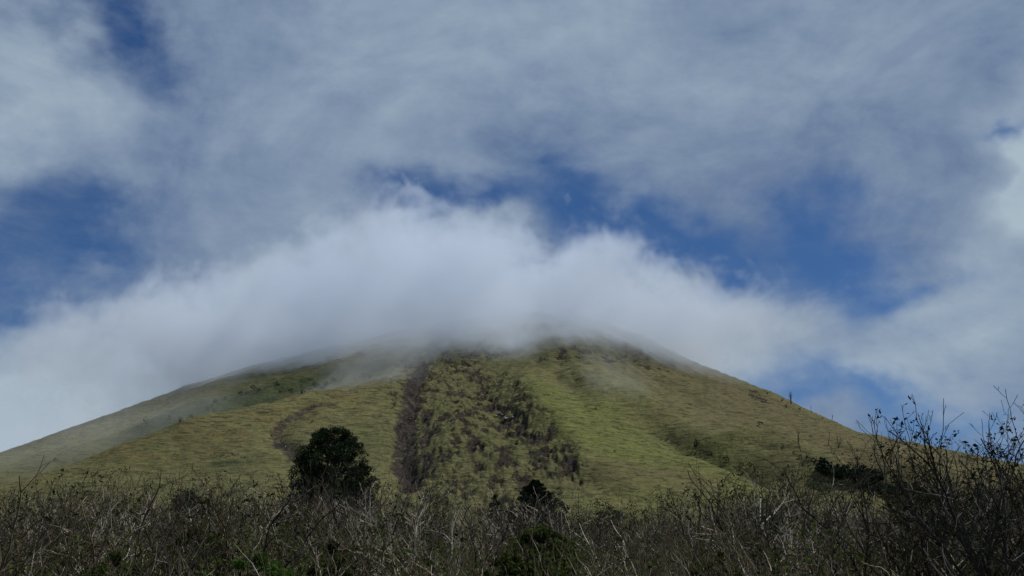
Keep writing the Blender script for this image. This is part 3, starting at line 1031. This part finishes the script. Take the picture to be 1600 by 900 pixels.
def make_person(shirt, seed):
    R_ = random.Random(seed)
    st = R_.uniform(0.12, 0.22)
    J = [((0, 0, 0.95), .15), ((0, 0.02, 1.15), .14), ((0, 0.04, 1.38), .17), ((0, 0.06, 1.50), .07), ((0, 0.09, 1.60), .09), ((0, 0.10, 1.70), .095),
         ((-.10, 0, .90), .10), ((-.11, st, .50), .065), ((-.11, st - .05, .08), .045), ((-.11, st + .12, .04), .04),
         ((.10, 0, .90), .10), ((.11, -st * .3, .50), .065), ((.11, -st - .15, .10), .045), ((.11, -st, .04), .04),
         ((-.20, .03, 1.40), .06), ((-.26, .0, 1.12), .045), ((-.24, .18, .92), .035), ((-.24, .25, .86), .04),
         ((.20, .03, 1.40), .06), ((.26, .0, 1.12), .045), ((.24, .14, .90), .035), ((.24, .20, .84), .04)]
    E = [(0, 1), (1, 2), (2, 3), (3, 4), (4, 5), (0, 6), (6, 7), (7, 8), (8, 9), (0, 10), (10, 11), (11, 12), (12, 13), (2, 14), (14, 15), (15, 16), (16, 17), (2, 18), (18, 19), (19, 20), (20, 21)]
    me = bpy.data.meshes.new('person'); me.from_pydata([j[0] for j in J], E, []); me.update()
    o = bpy.data.objects.new('person', me); col.objects.link(o)
    md = o.modifiers.new('skin', 'SKIN')
    for i, j in enumerate(J):
        me.skin_vertices[0].data[i].radius = (j[1], j[1] * (0.75 if i < 3 else 1))
        me.skin_vertices[0].data[i].use_root = (i == 0)
    o.modifiers.new('sub', 'SUBSURF').levels = 1
    dg = bpy.context.evaluated_depsgraph_get()
    m2 = bpy.data.meshes.new_from_object(o.evaluated_get(dg))
    o.modifiers.clear(); o.data = m2
    m2.materials.clear()
    for m_ in (CLOTH[shirt], TROUS, SKIN, HAIR): m2.materials.append(m_)
    for p_ in m2.polygons:
        c = p_.center; p_.use_smooth = True
        p_.material_index = 3 if (c.z > 1.68 or (c.z > 1.58 and c.y < 0.06)) else 2 if c.z > 1.50 or (abs(c.x) > .19 and c.z < 1.0) else 0 if c.z > 0.98 or abs(c.x) > .19 else 1
    # rucksack: a shaped pack on the back
    import bmesh
    bm = bmesh.new(); bmesh.ops.create_cube(bm, size=1.0)
    for v in bm.verts:
        v.co.x *= 0.30 * (0.8 if v.co.z > 0 else 1); v.co.y *= 0.2; v.co.z *= 0.48
        v.co += Vector((0, -0.19, 1.26))
    bmesh.ops.bevel(bm, geom=bm.edges[:], offset=0.04, segments=2, affect='EDGES')
    mb = bpy.data.meshes.new('backpack'); bm.to_mesh(mb); bm.free(); mb.materials.append(CLOTH['dark'])
    b = bpy.data.objects.new('backpack', mb); col.objects.link(b); b.parent = o
    return o


bpy.context.view_layer.update()
protos = {k_: make_person(k_, i) for i, k_ in enumerate(CLOTH)}
used = set()
HK = [
    (486, 638, 'dark', 'hiker in dark clothes climbing the top of the curved left trail'),
    (491, 637, 'dark', None), (480, 642, 'dark', None),
    (504, 631, 'white', 'hiker in white resting above the bend of the left trail'),
    (523, 623, 'white', 'hiker in white highest on the left trail'),
    (424, 684, 'dark', 'hiker in dark clothes standing on the grass left of the trail bend'),
    (423, 675, 'dark', 'lone hiker in dark clothes on the grass just above the one left of the bend'),
    (445, 702, 'white', 'hiker in white low on the left trail beside the big dark tree'),
    (487, 642, 'white', 'hiker in white at the dark upper corner of the left trail'),
    (627, 664, 'white', 'hiker in white on the left edge of the central scree stripe'),
    (634, 671, 'white', 'upper of two hikers in white in the middle of the scree stripe'),
    (632, 677, 'white', 'lower of two hikers in white in the middle of the scree stripe'),
    (626, 668, 'dark', 'hiker in dark clothes on the left edge of the central scree stripe'),
    (650, 690, 'dark', 'hiker in dark clothes on the right edge of the scree stripe')]
for (px, py, sh, lab) in HK:
    p = mtn(px, py)
    if sh not in used:
        o = protos[sh]; used.add(sh)
        o.location = p
    else:
        o = dup(protos[sh], p, 0, 1.0)
    o.location = (p[0], p[1], p[2] - 0.05); o.rotation_euler = (0, 0, R.uniform(-0.7, 0.7)); o.scale = (1, 1, 1)
    tag(o, lab or 'hiker in dark clothes in the pair near the top of the left trail', 'person', None if lab else 'pair of hikers near the top of the left trail')
for k_, o in protos.items():
    if k_ not in used:
        for c in list(o.children): bpy.data.objects.remove(c)
        bpy.data.objects.remove(o)

# pale boulders half way down the rubble
def make_boulder(seed, s):
    import bmesh
    bm = bmesh.new(); bmesh.ops.create_icosphere(bm, subdivisions=3, radius=1.0)
    R_ = random.Random(seed)
    from mathutils import noise as mn
    for v in bm.verts:
        n = mn.noise(v.co * 1.3 + Vector((seed * 3.1, 0, 0))) * 0.5 + mn.noise(v.co * 3.1 + Vector((0, seed, 0))) * 0.2
        v.co *= 1 + n
        v.co.x *= 1.2; v.co.z *= 0.7
        v.co *= s
    me = bpy.data.meshes.new('boulder'); bm.to_mesh(me); bm.free()
    me.materials.append(ROCK)
    o = bpy.data.objects.new('boulder', me); col.objects.link(o)
    return o


ROCK = bark_mat('pale_rock', (0.13, 0.12, 0.11), (0.30, 0.28, 0.26), 3.0)
bl = [make_boulder(i, 1.0) for i in range(3)]
for i, (px, py, s, lab) in enumerate([(778, 647, 1.3, 'palest boulder at the top of the dark rocks in the rubble'), (784, 650, 1.0, 'small pale boulder touching the palest one'),
                                      (775, 652, 0.7, 'pale stone just below the palest boulder'), (790, 657, 1.1, 'grey boulder low in the dark rocks right of the palest one'),
                                      (800, 655, 0.9, 'grey boulder at the right end of the dark rock patch'), (640, 655, 0.5, 'small grey stone in the central scree stripe')]):
    p = mtn(px, py)
    o = bl[i] if i < 3 else dup(bl[i % 3], (0, 0, 0), 0, 1)
    o.location = (p[0], p[1], p[2] + 0.2 * s); o.scale = (s, s, s); o.rotation_euler = (0, 0, R.uniform(0, 6))
    tag(o, lab, 'boulder')

# ------------------------------------------------------------------ the thicket
TOPL = [(-60, 775), (0, 775), (60, 765), (100, 756), (200, 748), (300, 757), (400, 748), (460, 742), (540, 752), (600, 752), (700, 780), (760, 785), (800, 792),
        (860, 782), (930, 792), (1000, 790), (1100, 772), (1180, 748), (1250, 752), (1320, 772), (1380, 768), (1450, 750), (1520, 735), (1600, 740), (1660, 745)]
TOPL = [(a, b - 7 if a < 1300 else b) for a, b in TOPL]
topline = lambda px: float(np.interp(px, [p[0] for p in TOPL], [p[1] for p in TOPL]))
protos = []
for i in range(14):
    R_ = random.Random(200 + i)
    protos.append(make_shrub(300 + i, H=3.2, stems=R_.randint(4, 7), lean=R_.uniform(0.25, 0.6), leafy=[0.05, 0.12, 0.3, 0.0, 0.5][i % 5],
                             pale=[0.03, 0.12, 0.02, 0.25][i % 4], wig=R_.uniform(0.13, 0.24), dark=(i % 3 == 0)))
N = 285
spots = []
R = random.Random(9)
# stratified over distance bands, even over the picture's width in each band
bands = [(24, 31, 22), (31, 40, 34), (40, 52, 50), (52, 66, 60), (66, 82, 64), (82, 100, 55)]
for (ya, yb, n) in bands:
    for i in range(n):
        px = -50 + 1700 * (i + R.random()) / n
        yy_ = R.uniform(ya, yb)
        if 795 < px < 895 and yy_ < 36: yy_ += 22
        spots.append((px, yy_))
protos_used = 0
for j, (px, Y) in enumerate(spots):
    tl = topline(px)
    py = tl + abs(R.gauss(0, 20)) - 28 + (110 - Y) * R.uniform(0.0, 0.55)
    x = x_of(px, py, Y)
    h = min(max(h_for(px, py, Y, x), 1.5), 6.2)
    pi_ = R.randrange(14) if j >= 14 else j
    src = protos[pi_]
    s = h / src['h']
    w = min(s * R.uniform(0.9, 1.25), 1.35)
    o = src if j < 14 else dup(src, (0, 0, 0), 0, 1)
    o.location = (x, Y, gz(x, Y)); o.rotation_euler = (0, 0, R.uniform(0, 6.3)); o.scale = (w, w, s)
    tag(o, 'leafless grey-brown shrub in the dense thicket at the foot of the mountain', 'shrub', 'bare shrubs of the foreground thicket')

# taller shrubs one can tell apart, standing out above the thicket (base px, top py, distance, lean, ...)
TALL = [
    (1548, 642, 19, 6, 0.55, 0.35, 'tall bare forked shrub at the right edge, its crown the highest of all'),
    (1490, 668, 23, 3, 0.45, 0.30, 'tall thin-branched shrub with sparse leaves, second from the right edge'),
    (1415, 682, 26, 4, 0.50, 0.25, 'tall spreading bare shrub where the right skyline meets the thicket'),
    (1630, 660, 17, 3, 0.60, 0.10, 'leaning bare shrub cut off by the right edge of the photo'),
    (1530, 700, 21, 4, 0.50, 0.75, 'leafy-tipped shrub in front of the lowest part of the right skyline'),
    (1455, 700, 24, 4, 0.45, 0.6, 'shrub with tufts of dark leaves below the right skyline'),
    (1352, 712, 30, 3, 0.50, 0.10, 'bare shrub with one long branch reaching left over the wooded gully'),
    (1200, 728, 34, 5, 0.40, 0.15, 'tall dense bare shrub standing out above the thicket right of centre'),
    (1070, 752, 38, 3, 0.50, 0.7, 'shrub with dark leaf clusters in front of the lower green slope'),
    (1140, 746, 36, 4, 0.40, 0.3, 'bare shrub between the leaf-clustered one and the tall dense one'),
    (1290, 742, 32, 4, 0.40, 0.2, 'upright bare shrub in front of the wooded gully'),
    (32, 752, 30, 3, 0.4, 0.6, 'shrub with drooping dark leaves near the left edge'),
    (72, 738, 31, 3, 0.5, 0.8, 'crooked shrub with dark leaf tufts, second from the left edge'),
    (150, 728, 30, 3, 0.4, 0.6, 'shrub with curled dark leaves above the left thicket'),
    (196, 722, 30, 2, 0.3, 0.0, 'thin forked bare shrub above the left thicket'),
    (232, 728, 31, 3, 0.45, 0.5, 'shrub with a few leaf tufts right of the thin forked one'),
    (312, 722, 33, 2, 0.35, 0.1, 'slender bare shrub standing alone in front of the left spur'),
    (1590, 662, 20, 5, 0.5, 0.3, 'bare many-forked shrub between the highest crown and the right edge'),
    (1510, 690, 25, 4, 0.5, 0.5, 'leaf-tufted shrub between the two tallest crowns on the right'),
    (1445, 684, 27, 4, 0.45, 0.2, 'upright bare shrub just right of where the skyline meets the thicket'),
    (1385, 706, 27, 4, 0.5, 0.2, 'spreading bare shrub just left of where the skyline meets the thicket'),
    (1600, 690, 22, 4, 0.5, 0.5, 'leafy-tipped shrub low at the right edge under the leaning one'),
    (-22, 715, 19, 2, 0.4, 0.0, 'bare twigs reaching in from the left edge of the photo'),
]
for i, (px, py, Y, st, ln, lf, lab) in enumerate(TALL):
    o = make_shrub(700 + i, H=4.2, stems=st, lean=ln, leafy=lf * 0.4, maxlev=3, r0=0.042, name='tall_shrub', pale=0.03, wig=0.15, pb=0.62, dark=(i % 3 == 0))
    x = x_of(px, py, Y); h = h_for(px, py - 14 if px > 900 else py + 16, Y, x)
    s = h / o['h']
    o.location = (x, Y, gz(x, Y)); o.scale = (s, s, s)
    tag(o, lab, 'shrub')


# leafy bushes low in the picture
def leafy_bush(name, px, py, Y, w, leaf, seed, lab, lsize=0.075, ncl=46, per=90):
    x = x_of(px, py, Y); h = h_for(px, py, Y, x)
    o = make_tree(name, h, w, seed, leaf, ncl, per, lsize, 'oval', base=0.1)
    o.location = (x, Y, gz(x, Y))
    tag(o, lab, 'bush')


leafy_bush('leafy_bush', 400, 868, 24, 1.7, LEAF_GREEN, 901, 'bright green leafy bush at the bottom edge left of centre')
leafy_bush('leafy_bush', 305, 826, 30, 1.8, LEAF_OLIVE, 902, 'yellow-green bush among bare twigs in the lower left')
leafy_bush('leafy_bush', 845, 822, 31, 2.1, LEAF_MID, 903, 'large dark green rounded bush below the small blocky-crowned tree', 0.085, 120, 120)
leafy_bush('leafy_bush', 520, 848, 27, 1.5, LEAF_OLIVE, 904, 'olive bush at the bottom between the bright green bush and the centre')
leafy_bush('leafy_bush', 800, 868, 25, 1.5, LEAF_OLIVE, 905, 'dark leafy bush at the bottom centre')
leafy_bush('leafy_bush', 1120, 862, 26, 1.4, LEAF_OLIVE, 906, 'low olive bush at the bottom right of centre')
leafy_bush('leafy_bush', 1500, 820, 30, 2.0, LEAF_OLIVE, 907, 'olive bush behind the stems of the tall right-hand shrubs')
leafy_bush('leafy_bush', 292, 768, 60, 4.2, LEAF_DARK, 908, 'dark dense bush at the top of the left thicket', 0.12, 40, 110)
leafy_bush('leafy_bush', 1440, 752, 40, 2.4, LEAF_DARK, 909, 'dark dense bush behind the tall right-hand shrubs', 0.11, 40, 100)
leafy_bush('leafy_bush', 180, 862, 26, 1.5, LEAF_OLIVE, 910, 'low dark green bush at the bottom left')


# undergrowth: leaves, dry stalks and thin twigs no one could count, filling the thicket between the shrubs
def undergrowth():
    rn = np.random.default_rng(77)
    n = 150000
    u = rn.uniform(0, 1, n); Y = 21 + (112 - 21) * u ** 0.75
    px = rn.uniform(-80, 1680, n)
    x = (px - 800) / F * Y * 1.02
    dens = fbm(x / 2.2, Y / 3.0, 3, off=2.)
    keep = rn.uniform(0, 1, n) < np.clip(0.55 + dens * 1.2, 0.1, 1)
    x, Y, px, dens = x[keep], Y[keep], px[keep], dens[keep]
    z0 = terrain(x, Y)
    tl = np.interp(px, [p[0] for p in TOPL], [p[1] for p in TOPL]) + 30
    v_ = (450 - tl) / F
    zt = Y * (sin(PITCH) + v_ * cos(PITCH)) / (cos(PITCH) - v_ * sin(PITCH))
    h = np.clip(zt - z0, 0.5, 4.5) * np.clip(0.62 + 0.5 * fbm(x / 1.7, Y / 2.1, 3, off=7.), 0.2, 0.95)
    z = z0 + h * rn.uniform(0, 1, len(x)) ** 0.6
    c = np.stack([x, Y, z], 1)
    v, f = leaf_quads(c, 0.13, rn, 0.42)
    g = np.clip(0.38 + 0.9 * fbm(x / 3.1, Y / 4.4, 3, off=12.) + 0.45 * np.exp(-((px - 860) / 60) ** 2) + 0.5 * np.exp(-((px - 380) / 130) ** 2) * (Y < 40), 0, 1)
    t = np.repeat(np.clip(g + rn.normal(0, 0.12, len(x)), 0, 1), 4)
    o = link_mesh('undergrowth', v, f, LEAF_UNDER, None, tint=t)
    o['kind'] = 'stuff'
    # thin upright twigs, one object of their own
    n = 30000
    Y = 21 + (112 - 21) * rn.uniform(0, 1, n) ** 0.75
    px = rn.uniform(-80, 1680, n); x = (px - 800) / F * Y * 1.02
    z0 = terrain(x, Y)
    tl = np.interp(px, [p[0] for p in TOPL], [p[1] for p in TOPL]) + 12
    v_ = (450 - tl) / F
    zt = Y * (sin(PITCH) + v_ * cos(PITCH)) / (cos(PITCH) - v_ * sin(PITCH))
    h = np.clip(zt - z0, 0.6, 5.0) * np.clip(0.75 + 0.5 * fbm(x / 1.3, Y / 1.6, 3, off=17.), 0.25, 1.08)
    L = rn.uniform(0.35, 1.1, n)
    s = z0 + np.maximum(h - L, 0) * rn.uniform(0.15, 1.0, n)
    p = np.stack([x, Y, s], 1)
    d = rn.normal(0, 0.24, (n, 3)); d[:, 2] = 1
    d /= np.linalg.norm(d, axis=1)[:, None]
    rings = []
    r0 = rn.uniform(0.006, 0.014, n)
    K = 5
    for k_ in range(K):
        a = rn.normal(0, 1, (n, 3)); a = np.array([[1, 0, 0]] * n); b = np.cross(d, a); b /= np.linalg.norm(b, axis=1)[:, None]; a2 = np.cross(b, d)
        r = (r0 * (1 - 0.17 * k_))[:, None]
        ring = [p + (a2 * cos(t_) + b * sin(t_)) * r for t_ in (0, 2.094, 4.189)]
        rings.append(np.stack(ring, 1))
        d = d + rn.normal(0, 0.3, (n, 3)); d[:, 2] += 0.05; d /= np.linalg.norm(d, axis=1)[:, None]
        p = p + d * (L / (K - 1))[:, None]
    V = np.stack(rings, 1).reshape(n, K * 3, 3)
    fl = []
    for k_ in range(K - 1):
        for j in range(3):
            j2 = (j + 1) % 3
            fl.append((k_ * 3 + j, k_ * 3 + j2, k_ * 3 + 3 + j2, k_ * 3 + 3 + j))
    Fc = (np.arange(n)[:, None, None] * (K * 3) + np.array(fl)[None]).reshape(-1, 4)
    pal = np.repeat((rn.uniform(0, 1, n) < 0.11).astype(int) + 2 * (rn.uniform(0, 1, n) < 0.0), len(fl))
    o = link_mesh('brushwood', V.reshape(-1, 3), Fc, None, None, mi=pal, mats=[BARK, BARK_P])
    o['kind'] = 'stuff'


undergrowth()
